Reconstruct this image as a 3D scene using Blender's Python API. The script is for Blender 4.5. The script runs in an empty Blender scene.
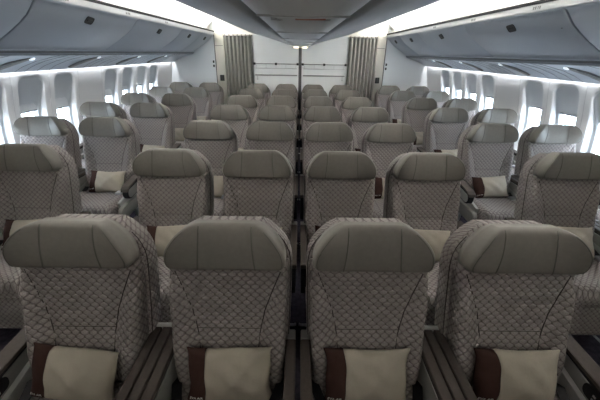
import bpy, math, random
from mathutils import Matrix, Vector

# ------------------------------------------------------------------ camera, world, lights, exposure
S = bpy.context.scene
COL = S.collection
random.seed(7)
PI = math.pi

CAM_F = 323.5                       # focal length in pixels of a 600 px wide frame
TILT, ROLL, YAW = 0.4261, 0.0179, 0.0081
cam_data = bpy.data.cameras.new('camera')
cam_data.sensor_width = 36.0
cam_data.lens = CAM_F / 600.0 * 36.0
cam_data.clip_start = 0.01
cam = bpy.data.objects.new('camera', cam_data)
COL.objects.link(cam)
fw = Vector((math.sin(YAW) * math.cos(TILT), math.cos(YAW) * math.cos(TILT), -math.sin(TILT)))
rt = Vector((math.cos(YAW), -math.sin(YAW), 0.0))
up = rt.cross(fw)
r2 = rt * math.cos(ROLL) + up * math.sin(ROLL)
u2 = -rt * math.sin(ROLL) + up * math.cos(ROLL)
m = Matrix((r2, u2, -fw)).transposed().to_4x4()
m.translation = Vector((-0.0107, 0.0, 1.73))
cam.matrix_world = m
S.camera = cam

S.view_settings.view_transform = 'Standard'
S.view_settings.look = 'None'
S.view_settings.gamma = 1.0
S.view_settings.use_curve_mapping = False
S.view_settings.exposure = 0.0
S.cycles.max_bounces = 10
S.cycles.diffuse_bounces = 7
S.cycles.sample_clamp_indirect = 0.0

world = bpy.data.worlds.new('world')
S.world = world
world.use_nodes = True
bg = world.node_tree.nodes['Background']
bg.inputs['Color'].default_value = (0.74, 0.87, 1.0, 1)
bg.inputs['Strength'].default_value = 20.0     # bright overcast sky outside the windows

COVE_POWER = 86.0        # hidden lamp strips that wash the aisle ceilings
WASH_POWER = 25.0        # hidden lamp strips above the window panels
FILL_POWER = 7.0   # two added fill lamps, unseen behind the camera, to brighten the middle seats
Y_FRONT, Y_END = -2.4, 7.45
CB0 = -0.4               # where the centre bins begin


def area(name, loc, direction, sx, sy, power, color, spread=PI):
    d = bpy.data.lights.new(name, 'AREA')
    d.shape = 'RECTANGLE'
    d.size, d.size_y = sx, sy
    d.energy = power
    d.color = color
    d.spread = spread
    o = bpy.data.objects.new(name, d)
    COL.objects.link(o)
    o.location = loc
    z = -Vector(direction).normalized()
    y = Vector((0, 1, 0))
    x = y.cross(z).normalized()
    o.matrix_world = Matrix.Translation(loc) @ Matrix((x, y, z)).transposed().to_4x4()
    return o


for s in (-1, 1):
    area('cove_lamp', (s * 1.83, (Y_END + .2) / 2, 2.127), (s * -0.22, 0, 0.97), 0.045, Y_END - .4, COVE_POWER, (1.0, 0.975, 0.925), math.radians(150))
    area('wall_wash_lamp', (s * 2.668, (1.5 + Y_END) / 2, 1.60), (s * 0.06, 0, -1), 0.02, Y_END - 1.7, WASH_POWER, (0.95, 0.97, 1.0))

    area('added_fill_lamp', (s * 0.7, -1.5, 2.34), (0, 0, -1), 0.5, 0.9, FILL_POWER, (1.0, 0.93, 0.83))  # unseen lamp pair, added as fill light on the seat fronts

# ------------------------------------------------------------------ materials


def mat(name, color, rough=0.6, metal=0.0, spec=0.5, emit=None, strength=0.0):
    mt = bpy.data.materials.new(name)
    mt.use_nodes = True
    b = mt.node_tree.nodes['Principled BSDF']
    b.inputs['Base Color'].default_value = (*color, 1)
    b.inputs['Roughness'].default_value = rough
    b.inputs['Metallic'].default_value = metal
    b.inputs['Specular IOR Level'].default_value = spec
    if emit:
        b.inputs['Emission Color'].default_value = (*emit, 1)
        b.inputs['Emission Strength'].default_value = strength
    return mt


def add_noise(mt, scale, amount, bump=0.0, bump_scale=None, dist=0.002):
    """slight mottling of the base colour and a fine bump"""
    nt = mt.node_tree
    b = nt.nodes['Principled BSDF']
    tc = nt.nodes.new('ShaderNodeTexCoord')
    base = tuple(b.inputs['Base Color'].default_value)
    if amount:
        n = nt.nodes.new('ShaderNodeTexNoise')
        n.inputs['Scale'].default_value = scale
        n.inputs['Detail'].default_value = 4
        nt.links.new(tc.outputs['Object'], n.inputs['Vector'])
        r = nt.nodes.new('ShaderNodeMapRange')
        r.inputs['From Min'].default_value = 0.3
        r.inputs['From Max'].default_value = 0.7
        r.inputs['To Min'].default_value = 1 - amount
        r.inputs['To Max'].default_value = 1 + amount
        nt.links.new(n.outputs['Fac'], r.inputs['Value'])
        mx = nt.nodes.new('ShaderNodeVectorMath')
        mx.operation = 'SCALE'
        mx.inputs[0].default_value = base[:3]
        nt.links.new(r.outputs['Result'], mx.inputs['Scale'])
        nt.links.new(mx.outputs['Vector'], b.inputs['Base Color'])
    if bump:
        n2 = nt.nodes.new('ShaderNodeTexNoise')
        n2.inputs['Scale'].default_value = bump_scale or scale
        n2.inputs['Detail'].default_value = 3
        nt.links.new(tc.outputs['Object'], n2.inputs['Vector'])
        bp = nt.nodes.new('ShaderNodeBump')
        bp.inputs['Strength'].default_value = bump
        bp.inputs['Distance'].default_value = dist
        nt.links.new(n2.outputs['Fac'], bp.inputs['Height'])
        nt.links.new(bp.outputs['Normal'], b.inputs['Normal'])
    return mt


def scale_fabric(name, light, dark):
    """woven fabric of staggered rounded scales, laid out in metres on the UV map"""
    mt = bpy.data.materials.new(name)
    mt.use_nodes = True
    nt = mt.node_tree
    b = nt.nodes['Principled BSDF']
    b.inputs['Roughness'].default_value = 0.85
    b.inputs['Specular IOR Level'].default_value = 0.10
    uv = nt.nodes.new('ShaderNodeUVMap')
    sep = nt.nodes.new('ShaderNodeSeparateXYZ')
    nt.links.new(uv.outputs['UV'], sep.inputs[0])

    def M(op, a, bb=None, c=None):
        n = nt.nodes.new('ShaderNodeMath')
        n.operation = op
        for i, v in enumerate((a, bb, c)):
            if v is None:
                continue
            if isinstance(v, (int, float)):
                n.inputs[i].default_value = v
            else:
                nt.links.new(v, n.inputs[i])
        return n.outputs[0]

    A, B2 = 0.0355, 0.0345
    u = M('DIVIDE', sep.outputs['X'], A)
    v = M('DIVIDE', sep.outputs['Y'], B2)

    def cell(uu, vv):
        fx = M('SUBTRACT', uu, M('ROUND', uu))
        fy = M('SUBTRACT', vv, M('ROUND', vv))
        # the cell narrows upward: a scale
        fxs = M('MULTIPLY', fx, 1.0)
        fys = M('MULTIPLY', fy, 1.28)
        d = M('SQRT', M('ADD', M('MULTIPLY', fxs, fxs), M('MULTIPLY', fys, fys)))
        return d, fx, fy

    dA, fxA, fyA = cell(u, v)
    dB, fxB, fyB = cell(M('ADD', u, 0.5), M('ADD', v, 0.5))
    dmin = M('MINIMUM', dA, dB)
    near_a = M('LESS_THAN', dA, dB)
    far_a = M('SUBTRACT', 1.0, near_a)
    fy_n = M('ADD', M('MULTIPLY', fyA, near_a), M('MULTIPLY', fyB, far_a))
    fx_n = M('ADD', M('MULTIPLY', fxA, near_a), M('MULTIPLY', fxB, far_a))
    edge = M('MINIMUM', M('ABSOLUTE', M('SUBTRACT', dA, dB)), M('MULTIPLY', M('SUBTRACT', 0.5, M('ABSOLUTE', fx_n)), 1.6))
    r = nt.nodes.new('ShaderNodeMapRange')
    r.interpolation_type = 'SMOOTHSTEP'
    r.inputs['From Min'].default_value = 0.0
    r.inputs['From Max'].default_value = 0.24
    nt.links.new(edge, r.inputs['Value'])
    ring = M('MULTIPLY_ADD', M('SINE', M('MULTIPLY', dmin, 34.0)), 0.10, 0.90)
    nz = nt.nodes.new('ShaderNodeTexNoise')
    nz.inputs['Scale'].default_value = 420
    nz.inputs['Detail'].default_value = 2
    nt.links.new(uv.outputs['UV'], nz.inputs['Vector'])
    weave = M('MULTIPLY_ADD', nz.outputs['Fac'], 0.5, 0.75)
    # dark pits where the ends of neighbouring scales meet, faint lines elsewhere
    ex = M('SUBTRACT', 0.5, M('ABSOLUTE', fx_n))
    ey = M('MULTIPLY', fy_n, 1.1)
    pit = nt.nodes.new('ShaderNodeMapRange')
    pit.interpolation_type = 'SMOOTHSTEP'
    pit.inputs['From Min'].default_value = 0.03
    pit.inputs['From Max'].default_value = 0.24
    nt.links.new(M('SQRT', M('ADD', M('MULTIPLY', ex, ex), M('MULTIPLY', ey, ey))), pit.inputs['Value'])
    pit_f = M('MULTIPLY_ADD', pit.outputs['Result'], 0.50, 0.50)
    line = M('MULTIPLY_ADD', r.outputs['Result'], 0.45, 0.55)
    fac = M('MULTIPLY', M('MULTIPLY', M('MULTIPLY', line, pit_f), ring), weave)
    mix = nt.nodes.new('ShaderNodeMix')
    mix.data_type = 'RGBA'
    mix.inputs['A'].default_value = (*dark, 1)
    mix.inputs['B'].default_value = (*light, 1)
    nt.links.new(fac, mix.inputs['Factor'])
    nt.links.new(mix.outputs['Result'], b.inputs['Base Color'])
    bp = nt.nodes.new('ShaderNodeBump')
    bp.inputs['Strength'].default_value = 0.8
    bp.inputs['Distance'].default_value = 0.006
    h = M('SUBTRACT', M('MULTIPLY', r.outputs['Result'], 0.6), M('MULTIPLY', M('SUBTRACT', dmin, M('MULTIPLY', fy_n, 0.5)), 1.2))
    nt.links.new(h, bp.inputs['Height'])
    nt.links.new(bp.outputs['Normal'], b.inputs['Normal'])
    return mt


FABRIC = scale_fabric('scale_fabric', (0.335, 0.300, 0.288), (0.110, 0.096, 0.091))
LEATHER = add_noise(mat('olive_grey_leather', (0.195, 0.182, 0.160), 0.50, spec=0.28), 60, 0.05, 0.12, 500, 0.001)
SEAM = mat('seam_thread', (0.115, 0.108, 0.095), 0.7)
SEAM_F = mat('fabric_seam', (0.075, 0.066, 0.064), 0.9)
BROWN = add_noise(mat('brown_armrest', (0.065, 0.053, 0.046), 0.65, spec=0.2), 90, 0.08)
GROOVE = mat('black_groove', (0.008, 0.008, 0.008), 0.8)
PANEL = mat('grey_side_panel', (0.25, 0.245, 0.23), 0.6, spec=0.25)
CREAM_P = mat('pale_side_panel', (0.38, 0.375, 0.36), 0.6, spec=0.25)
DARK = mat('dark_plastic', (0.012, 0.012, 0.013), 0.7, spec=0.2)
METAL = mat('seat_metal', (0.55, 0.56, 0.58), 0.3, 0.9)
RAILMETAL = mat('bright_rail', (0.75, 0.76, 0.78), 0.35, 0.3)
CREAM = add_noise(mat('cream_cotton', (0.36, 0.325, 0.27), 0.9, spec=0.1), 14, 0.04, 0.25, 18, 0.02)
DKBROWN = add_noise(mat('brown_cotton', (0.048, 0.025, 0.021), 0.9, spec=0.08), 30, 0.08)
THREAD = mat('white_thread', (0.75, 0.73, 0.68), 0.9)
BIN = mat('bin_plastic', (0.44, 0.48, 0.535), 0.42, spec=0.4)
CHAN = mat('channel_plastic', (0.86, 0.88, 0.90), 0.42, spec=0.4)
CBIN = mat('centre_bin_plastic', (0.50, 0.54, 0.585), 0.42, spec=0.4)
RAIL = mat('bin_rail_plastic', (0.62, 0.63, 0.64), 0.5)
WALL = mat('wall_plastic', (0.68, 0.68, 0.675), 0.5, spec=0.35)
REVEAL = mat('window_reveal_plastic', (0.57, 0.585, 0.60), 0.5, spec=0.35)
WHITE = mat('cove_white', (0.88, 0.87, 0.84), 0.6)
BULK = mat('bulkhead_laminate', (0.78, 0.805, 0.815), 0.45)
JAMB = mat('jamb_plastic', (0.46, 0.45, 0.41), 0.5)
GAP = mat('gap_black', (0.012, 0.012, 0.014), 0.7)
LATCH = mat('latch_dark', (0.022, 0.022, 0.023), 0.5)
LATCH2 = mat('latch_lever', (0.045, 0.045, 0.046), 0.5)
MARK = mat('placard_grey', (0.22, 0.22, 0.22), 0.6)
POST = mat('post_grey', (0.10, 0.10, 0.105), 0.5)
JOINT = mat('wall_joint', (0.55, 0.55, 0.55), 0.6)
RACKG = mat('rack_grey', (0.28, 0.285, 0.29), 0.4, 0.3)
SEAMG = mat('panel_joint_grey', (0.20, 0.21, 0.225), 0.6)
SHADE = mat('shade_plastic', (0.74, 0.75, 0.76), 0.6)
GRIP = mat('shade_grip_grey', (0.42, 0.43, 0.44), 0.6)
LENS = mat('lamp_lens', (0.8, 0.85, 0.9), 0.2, emit=(0.85, 0.93, 1.0), strength=0.9)
SIGNLENS = mat('sign_lens', (0.9, 0.8, 0.6), 0.3, emit=(1.0, 0.86, 0.62), strength=3.0)
SIGNRED = mat('sign_red', (0.24, 0.10, 0.07), 0.4, emit=(1.0, 0.30, 0.12), strength=0.04)


def carpet():
    mt = mat('navy_carpet', (0.032, 0.028, 0.038), 0.95, spec=0.1)
    return add_noise(mt, 35, 0.3, 0.4, 260, 0.004)


CARPET = carpet()


def curtain_mat():
    mt = mat('curtain_cloth', (0.275, 0.27, 0.25), 0.9, spec=0.15)
    return add_noise(mt, 60, 0.06, 0.2, 300, 0.002)


CURT = curtain_mat()


def glass_mat():
    mt = bpy.data.materials.new('window_glass')
    mt.use_nodes = True
    nt = mt.node_tree
    nt.nodes.remove(nt.nodes['Principled BSDF'])
    t = nt.nodes.new('ShaderNodeBsdfTransparent')
    t.inputs['Color'].default_value = (0.95, 0.97, 0.98, 1)
    g = nt.nodes.new('ShaderNodeBsdfGlossy')
    g.inputs['Roughness'].default_value = 0.05
    mx = nt.nodes.new('ShaderNodeMixShader')
    mx.inputs['Fac'].default_value = 0.06
    nt.links.new(t.outputs[0], mx.inputs[1])
    nt.links.new(g.outputs[0], mx.inputs[2])
    nt.links.new(mx.outputs[0], nt.nodes['Material Output'].inputs['Surface'])
    return mt


GLASS = glass_mat()

# ------------------------------------------------------------------ mesh helpers


class MB:
    """collects vertices, faces, uvs and material slots for ONE mesh"""

    def __init__(self):
        self.v, self.f, self.uv, self.mi, self.mats, self.sm = [], [], [], [], [], []

    def slot(self, mt):
        if mt not in self.mats:
            self.mats.append(mt)
        return self.mats.index(mt)

    def face(self, idx, mt, uvs=None, smooth=True):
        self.f.append(tuple(idx))
        self.uv.append(uvs or [(self.v[i][0], self.v[i][2]) for i in idx])
        self.mi.append(self.slot(mt))
        self.sm.append(smooth)

    def vert(self, p):
        self.v.append(tuple(p))
        return len(self.v) - 1

    def box(self, lo, hi, mt, bev=0.0):
        (x0, y0, z0), (x1, y1, z1) = lo, hi
        b = min(bev, (x1 - x0) * .45, (y1 - y0) * .45, (z1 - z0) * .45)
        if b <= 0:
            c = [self.vert(p) for p in ((x0, y0, z0), (x1, y0, z0), (x1, y1, z0), (x0, y1, z0),
                                        (x0, y0, z1), (x1, y0, z1), (x1, y1, z1), (x0, y1, z1))]
            for q in ((0, 3, 2, 1), (4, 5, 6, 7), (0, 1, 5, 4), (1, 2, 6, 5), (2, 3, 7, 6), (3, 0, 4, 7)):
                self.face([c[i] for i in q], mt, smooth=False)
            return
        # rounded along z edges and chamfered on top and bottom
        loops = []
        for (dz, ins) in ((0, b), (b * .3, b * .3), (b, 0), (z1 - z0 - b, 0), (z1 - z0 - b * .3, b * .3), (z1 - z0, b)):
            pts = []
            r = b
            for (cx, cy, a0) in ((x1 - r, y1 - r, 0), (x0 + r, y1 - r, 90), (x0 + r, y0 + r, 180), (x1 - r, y0 + r, 270)):
                for k in range(4):
                    a = math.radians(a0 + k * 30)
                    rr = max(r - ins, 1e-4)
                    pts.append((cx + rr * math.cos(a), cy + rr * math.sin(a), z0 + dz))
            loops.append(pts)
        self.loft(loops, mt, cap=True)

    def loft(self, loops, mt, cap=False, closed=True, uvs=None, smooth=True, flip=False):
        n = len(loops[0])
        ids = [[self.vert(p) for p in lp] for lp in loops]
        for i in range(len(loops) - 1):
            for j in range(n if closed else n - 1):
                k = (j + 1) % n
                q = [ids[i][j], ids[i][k], ids[i + 1][k], ids[i + 1][j]]
                uu = None
                if uvs:
                    kk = j + 1
                    uu = [uvs[i][j], uvs[i][kk], uvs[i + 1][kk], uvs[i + 1][j]]
                if flip:
                    q.reverse()
                    if uu:
                        uu.reverse()
                self.face(q, mt, uu, smooth)
        if cap:
            a = list(reversed(ids[0])) if not flip else list(ids[0])
            b = list(ids[-1]) if not flip else list(reversed(ids[-1]))
            self.face(a, mt, smooth=False)
            self.face(b, mt, smooth=False)
        return ids

    def tube(self, pts, r, mt, n=6, closed=False):
        pts = [Vector(p) for p in pts]
        loops = []
        for i, p in enumerate(pts):
            a = pts[max(i - 1, 0)]
            c = pts[min(i + 1, len(pts) - 1)]
            t = (c - a).normalized()
            ref = Vector((0, 0, 1)) if abs(t.z) < 0.9 else Vector((1, 0, 0))
            x = t.cross(ref).normalized()
            y = t.cross(x)
            loops.append([p + x * (r * math.cos(2 * PI * k / n)) + y * (r * math.sin(2 * PI * k / n)) for k in range(n)])
        self.loft(loops, mt, cap=True, flip=True)

    def prism(self, outline, x0, x1, mt, axis='x', bev=0.0):
        """outline in the other two axes, swept along axis; optional small edge chamfer"""
        cx = sum(p[0] for p in outline) / len(outline)
        cy = sum(p[1] for p in outline) / len(outline)

        def ring(x, ins):
            out = []
            for (a, b) in outline:
                d = math.hypot(a - cx, b - cy) or 1
                f = max(1 - ins / d, 0.1)
                a2, b2 = cx + (a - cx) * f, cy + (b - cy) * f
                out.append((x, a2, b2) if axis == 'x' else ((a2, x, b2) if axis == 'y' else (a2, b2, x)))
            return out
        if bev:
            loops = [ring(x0, bev), ring(x0 + bev, 0), ring(x1 - bev, 0), ring(x1, bev)]
        else:
            loops = [ring(x0, 0), ring(x1, 0)]
        self.loft(loops, mt, cap=True, smooth=False)

    def mesh(self, name):
        me = bpy.data.meshes.new(name)
        me.from_pydata(self.v, [], self.f)
        for mt in self.mats:
            me.materials.append(mt)
        ul = me.uv_layers.new(name='UVMap')
        k = 0
        flat = []
        for uvs in self.uv:
            for q in uvs:
                flat += [q[0], q[1]]
        ul.data.foreach_set('uv', flat)
        me.polygons.foreach_set('material_index', self.mi)
        me.polygons.foreach_set('use_smooth', self.sm)
        me.validate()
        # outward normals
        import bmesh
        bm = bmesh.new()
        bm.from_mesh(me)
        bmesh.ops.recalc_face_normals(bm, faces=bm.faces)
        bm.to_mesh(me)
        bm.free()
        me.update()
        return me


def put(name, me, parent=None, label=None, cat=None, group=None, kind=None, loc=None):
    o = bpy.data.objects.new(name, me)
    COL.objects.link(o)
    if parent is not None:
        o.parent = parent
    if loc is not None:
        o.location = loc
    if label:
        o['label'] = label
    if cat:
        o['category'] = cat
    if group:
        o['group'] = group
    if kind:
        o['kind'] = kind
    return o


def thing(name, label, cat, loc=(0, 0, 0), group=None, kind=None):
    return put(name, None, None, label, cat, group, kind, loc)


def struct(name, mb, parent=None):
    o = put(name, mb.mesh(name), parent)
    if parent is None:
        o['kind'] = 'structure'
    return o


def lerp(a, b, t):
    return a + (b - a) * t


def interp(tab, x):
    if x <= tab[0][0]:
        return tab[0][1]
    for (a, va), (b, vb) in zip(tab, tab[1:]):
        if x <= b:
            t = (x - a) / (b - a)
            return lerp(va, vb, t)
    return tab[-1][1]


def sstep(a, b, x):
    t = min(max((x - a) / (b - a), 0), 1)
    return t * t * (3 - 2 * t)


# a pad: rows along s with half width w(s), front surface n=F(x,s), back n=bk; edges rounded by R
class Pad:
    def __init__(self, s0, s1, w, F, back, R, Rs, frame, ns=26, nx=28):
        self.s0, self.s1, self.w, self.F, self.back, self.R, self.Rs, self.frame = s0, s1, w, F, back, R, Rs, frame
        self.ns, self.nx = ns, nx

    def front(self, x, s):
        w = self.w(s)
        n = self.F(x, s)
        e = abs(x) - (w - self.R)
        if e > 0:
            e = min(e / self.R, 1)
            n -= self.R * (1 - math.sqrt(max(1 - e * e, 0)))
        for (edge, r) in ((s - self.s0, self.Rs[0]), (self.s1 - s, self.Rs[1])):
            if edge < r:
                q = min(max(1 - edge / r, 0), 1)
                n -= r * (1 - math.sqrt(max(1 - q * q, 0)))
        return max(n, self.back + 0.004)

    def pos(self, x, s, dn=0.0):
        return self.frame(x, s, self.front(x, s) + dn)

    def build(self, mb, mt, pat=True):
        ss = []
        for i in range(self.ns + 1):
            t = i / self.ns
            t2 = t - math.sin(2 * PI * t) * 0.10      # denser towards both ends
            ss.append(lerp(self.s0, self.s1, t2))
        loops, uvs = [], []
        for s in ss:
            w = self.w(s)
            lp, uv = [], []
            xs = []
            for j in range(self.nx + 1):
                t = -1 + 2 * j / self.nx
                t = math.sin(t * PI / 2) * 0.55 + t * 0.45
                xs.append(t * w)
            fr = [(x, self.front(x, s)) for x in xs]
            # arc length out from the middle
            mid = self.nx // 2
            us = [0.0] * len(fr)
            for j in range(mid + 1, len(fr)):
                us[j] = us[j - 1] + math.hypot(fr[j][0] - fr[j - 1][0], fr[j][1] - fr[j - 1][1])
            for j in range(mid - 1, -1, -1):
                us[j] = us[j + 1] - math.hypot(fr[j][0] - fr[j + 1][0], fr[j][1] - fr[j + 1][1])
            for (x, n), u in zip(fr, us):
                lp.append(self.frame(x, s, n))
                uv.append((u, s))
            bxs = [w, w * .8, 0, -w * .8, -w]
            b = self.back
            n_r, n_l = fr[-1][1], fr[0][1]
            for k in (1, 2):
                n = lerp(n_r, b, k / 3)
                lp.append(self.frame(w, s, n))
                uv.append((us[-1] + (n_r - n), s))
            for x in bxs:
                lp.append(self.frame(x, s, b))
                uv.append((us[-1] + (n_r - b) + (w - x), s))
            for k in (2, 1):
                n = lerp(n_l, b, k / 3)
                lp.append(self.frame(-w, s, n))
                uv.append((us[-1] + (n_r - b) + 2 * w + (n - b), s))
            uv.append((us[-1] + (n_r - b) + 2 * w + (n_l - b), s))
            loops.append(lp)
            uvs.append(uv)
        mb.loft(loops, mt, cap=True, uvs=uvs)

    def seam(self, mb, path, mt, r=0.0022, n=14, dn=-0.0004):
        pts = []
        for i in range(n + 1):
            t = i / n
            pts.append(self.pos(*path(t), dn))
        mb.tube(pts, r, mt, 5)


# ------------------------------------------------------------------ seat meshes (built once, shared)
REC = 0.2079, 0.9781
O_Y, O_Z = -0.115, 0.42


def back_frame(x, s, n):
    return (x, O_Y + REC[0] * s - REC[1] * n, O_Z + REC[1] * s + REC[0] * n)


def seat_frame_fn(x, s, n):          # s runs forward (towards -y), n up; the pan rises a little to the front
    return (x, -0.10 - s, 0.36 + n + 0.03 * s)


def leg_frame_fn(x, s, n):           # leg rest: s runs up, n towards -y
    return (x, -0.50 - n - 0.10 * (0.3 - s), 0.13 + s)


# --- headrest (leather, winged)
HS0, HS1 = 0.556, 0.742


def head_w(s):
    t = (s - HS0) / (HS1 - HS0)
    return interp([(0, .204), (.03, .214), (.07, .222), (.13, .226), (.22, .227), (.3, .225), (.4, .221), (.5, .214), (.6, .204), (.7, .192), (.8, .177), (.88, .161), (.95, .142), (1, .118)], t)


def head_F(x, s):
    t = (s - HS0) / (HS1 - HS0)
    wing = (0.020 + 0.044 * t) * sstep(.070, .225, abs(x))
    bulge = 0.012 * math.sin(PI * min(max(t, 0), 1))
    return 0.012 + wing + bulge


def head_frame(x, s, n):             # the wings come forward and keep the lower edge level
    t = (s - HS0) / (HS1 - HS0)
    return back_frame(x, s + .010 * sstep(.09, .235, abs(x)) * (1 - t), n)


head = Pad(HS0, HS1, head_w, head_F, -0.050, 0.016, (0.012, 0.022), head_frame, 22, 34)
mb = MB()
head.build(mb, LEATHER)
for sg in (-1, 1):
    head.seam(mb, lambda t, sg=sg: (sg * (.098 + .012 * (1 - t) ** 2), lerp(HS0 + .006, HS1 - .008, t)), SEAM, .0032)
    head.seam(mb, lambda t, sg=sg: (sg * (head_w(lerp(HS0 + .01, HS1 - .02, t)) - .012), lerp(HS0 + .01, HS1 - .02, t)), SEAM, .0024)
ME_HEAD = mb.mesh('headrest')

# --- backrest cushion
BS0, BS1 = 0.02, 0.582


def back_w(s):
    return interp([(0, .205), (.03, .213), (.10, .221), (.3, .230), (.5, .235), (.575, .236)], s)


def seam_x(s):
    t = (s - BS0) / (HS0 - BS0)
    return interp([(0, .112), (.25, .114), (.5, .125), (.68, .145), (.85, .178), (1, .210)], t)


def back_F(x, s):
    sx = seam_x(s)
    bol = 0.030 * sstep(sx - .008, sx + .07, abs(x)) * sstep(.56, .42, s)
    lumbar = 0.018 * math.exp(-((s - .17) / .10) ** 2)
    groove = 0.0
    for gx in (.170, .300):
        groove += -0.004 * math.exp(-((s - gx) / .008) ** 2) if abs(x) < sx else 0
    groove -= 0.006 * math.exp(-((abs(x) - sx) / .008) ** 2)
    return -0.004 + bol + lumbar + groove


backp = Pad(BS0, BS1, back_w, back_F, -0.075, 0.035, (0.035, 0.032), back_frame, 34, 44)
mb = MB()
backp.build(mb, FABRIC)
for sg in (-1, 1):
    backp.seam(mb, lambda t, sg=sg: (sg * seam_x(lerp(.06, .545, t)), lerp(.06, .545, t)), SEAM_F, .0035, 26)
for sy in (.170, .300):
    backp.seam(mb, lambda t, sy=sy: (lerp(-seam_x(sy), seam_x(sy), t), sy), SEAM_F, .0015, 14)
ME_BACK = mb.mesh('backrest')

# --- back shell, fabric wrapped, behind cushion and headrest


def shell_w(s):
    return interp([(0, .225), (.15, .238), (.35, .246), (.56, .249), (.60, .243), (.64, .228), (.67, .206), (.695, .180), (.715, .154), (.728, .128)], s)


shell = Pad(0.0, 0.728, shell_w, lambda x, s: -0.060, -0.155, 0.026, (0.02, 0.026), back_frame, 34, 24)
mb = MB()
shell.build(mb, FABRIC)
shell.seam(mb, lambda t: ((shell_w(lerp(.05, .68, t)) - .004), lerp(.05, .68, t)), SEAM_F, .0022, 24)
shell.seam(mb, lambda t: (-(shell_w(lerp(.05, .68, t)) - .004), lerp(.05, .68, t)), SEAM_F, .0022, 24)
ME_SHELL = mb.mesh('back_shell')

# --- seat cushion and leg rest
cush = Pad(0.0, 0.475, lambda s: .226 + .006 * sstep(0, .3, s) - .02 * sstep(.42, .475, s),
           lambda x, s: .115 + .014 * sstep(.12, .22, abs(x)), 0.0, 0.040, (0.03, 0.07), seat_frame_fn, 24, 24)
mb = MB()
cush.build(mb, FABRIC)
for sg in (-1, 1):
    cush.seam(mb, lambda t, sg=sg: (sg * .15, lerp(.03, .44, t)), SEAM_F, .0018, 12)
ME_CUSH = mb.mesh('seat_cushion')
legp = Pad(0.0, 0.225, lambda s: .205, lambda x, s: .060, 0.0, 0.022, (0.025, 0.02), leg_frame_fn, 12, 16)
mb = MB()
legp.build(mb, FABRIC)
ME_LEGREST = mb.mesh('leg_rest')

# --- frame under the seat
mb = MB()
mb.box((-.215, -.53, .325), (.215, .02, .358), DARK, .01)
mb.box((-.20, -.02, .34), (.20, .06, .46), DARK, .01)
ME_PAN = mb.mesh('seat_pan')
MES_LEG = {}
for sg in (-1, 1):
    mb = MB()
    mb.box((sg * .165 - .018, -.44, .012), (sg * .165 + .018, .06, .030), METAL, .006)
    mb.prism([(-.40, .02), (-.36, .02), (-.30, .33), (-.36, .33)], sg * .165 - .012, sg * .165 + .012, METAL)
    mb.prism([(.00, .02), (.05, .02), (-.03, .33), (-.09, .33)], sg * .165 - .012, sg * .165 + .012, METAL)
    mb.box((sg * .165 - .022, -.42, 0.0), (sg * .165 + .022, -.36, .02), DARK, .004)
    mb.box((sg * .165 - .022, -.01, 0.0), (sg * .165 + .022, .05, .02), DARK, .004)
    MES_LEG[sg] = mb.mesh('leg')
mb = MB()
mb.tube([(-.27, -.42, .10), (-.255, -.425, .10), (.255, -.425, .10), (.27, -.42, .10)], .009, RAILMETAL, 8)
for sg in (-1, 1):
    mb.tube([(sg * .165, -.425, .10), (sg * .165, -.40, .08)], .007, RAILMETAL, 6)
ME_BAR = mb.mesh('baggage_bar')


def rounded(y0, y1, z0, z1, r_front, r_back, drop=0.0, n=7):
    """side outline (y, z) of an arm, its front end (y0) fully rounded and dropped"""
    pts = []

    def corner(cy, cz, r, a0, a1):
        for k in range(n):
            a = math.radians(lerp(a0, a1, k / (n - 1)))
            pts.append((cy + r * math.cos(a), cz + r * math.sin(a)))
    corner(y1 - r_back, z1 - r_back, r_back, 0, 90)
    corner(y0 + r_front, z1 - drop - r_front, r_front, 90, 180)
    corner(y0 + r_front, z0 - drop + r_front, r_front, 180, 270)
    corner(y1 - r_back, z0 + r_back, r_back, 270, 360)
    return pts


# --- aisle armrest (sg: side of the seat it is on)
ME_ARM, ME_ARMCAP, ME_ARMPANEL, ME_SHROUD, ME_SIDE, ME_REMOTE = {}, {}, {}, {}, {}, {}
AX = 0.292
for sg in (-1, 1):
    mb = MB()
    mb.prism(rounded(-.40, .06, .515, .625, .050, .02, .035), sg * AX - .026, sg * AX + .026, DARK, bev=.008)
    ME_ARM[sg] = mb.mesh('armrest')
    mb = MB()
    top = [(-.405, .560), (-.395, .584), (-.36, .602), (-.20, .624), (.065, .634), (.065, .618), (-.2, .608), (-.355, .588), (-.385, .572)]
    mb.prism(top, sg * AX - .034, sg * AX + .034, BROWN, bev=.005)
    ME_ARMCAP[sg] = mb.mesh('arm_pad')
    mb = MB()
    for side in (-1, 1):
        mb.prism(rounded(-.385, .05, .525, .606, .040, .012, .034), sg * AX + side * .024 - .006, sg * AX + side * .024 + .006, PANEL, bev=.003)
    ME_ARMPANEL[sg] = mb.mesh('arm_side_panel')
    mb = MB()
    mb.prism(rounded(-.50, .02, .335, .445, .045, .02, .01), sg * .272 - .02, sg * .272 + .02, PANEL, bev=.008)
    ME_SHROUD[sg] = mb.mesh('side_shroud')
    mb = MB()
    mb.prism([(-.46, .40), (-.02, .40), (.03, .53), (-.06, .545), (-.46, .475)], sg * .252 - .012, sg * .252 + .012, CREAM_P, bev=.004)
    ME_SIDE[sg] = mb.mesh('cushion_side_panel')
    mb = MB()
    xo = sg * AX - sg * .030
    mb.prism(rounded(-.31, -.17, .535, .590, .026, .024, .008), xo - .006, xo + .006, DARK, bev=.003)
    for k in range(3):
        for q in range(2):
            xb = xo - sg * .006
            mb.box((xb - .002, -.29 + k * .03, .546 + q * .018), (xb + .002, -.278 + k * .03, .554 + q * .018), RAILMETAL)
    ME_REMOTE[sg] = mb.mesh('remote_control')

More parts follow.
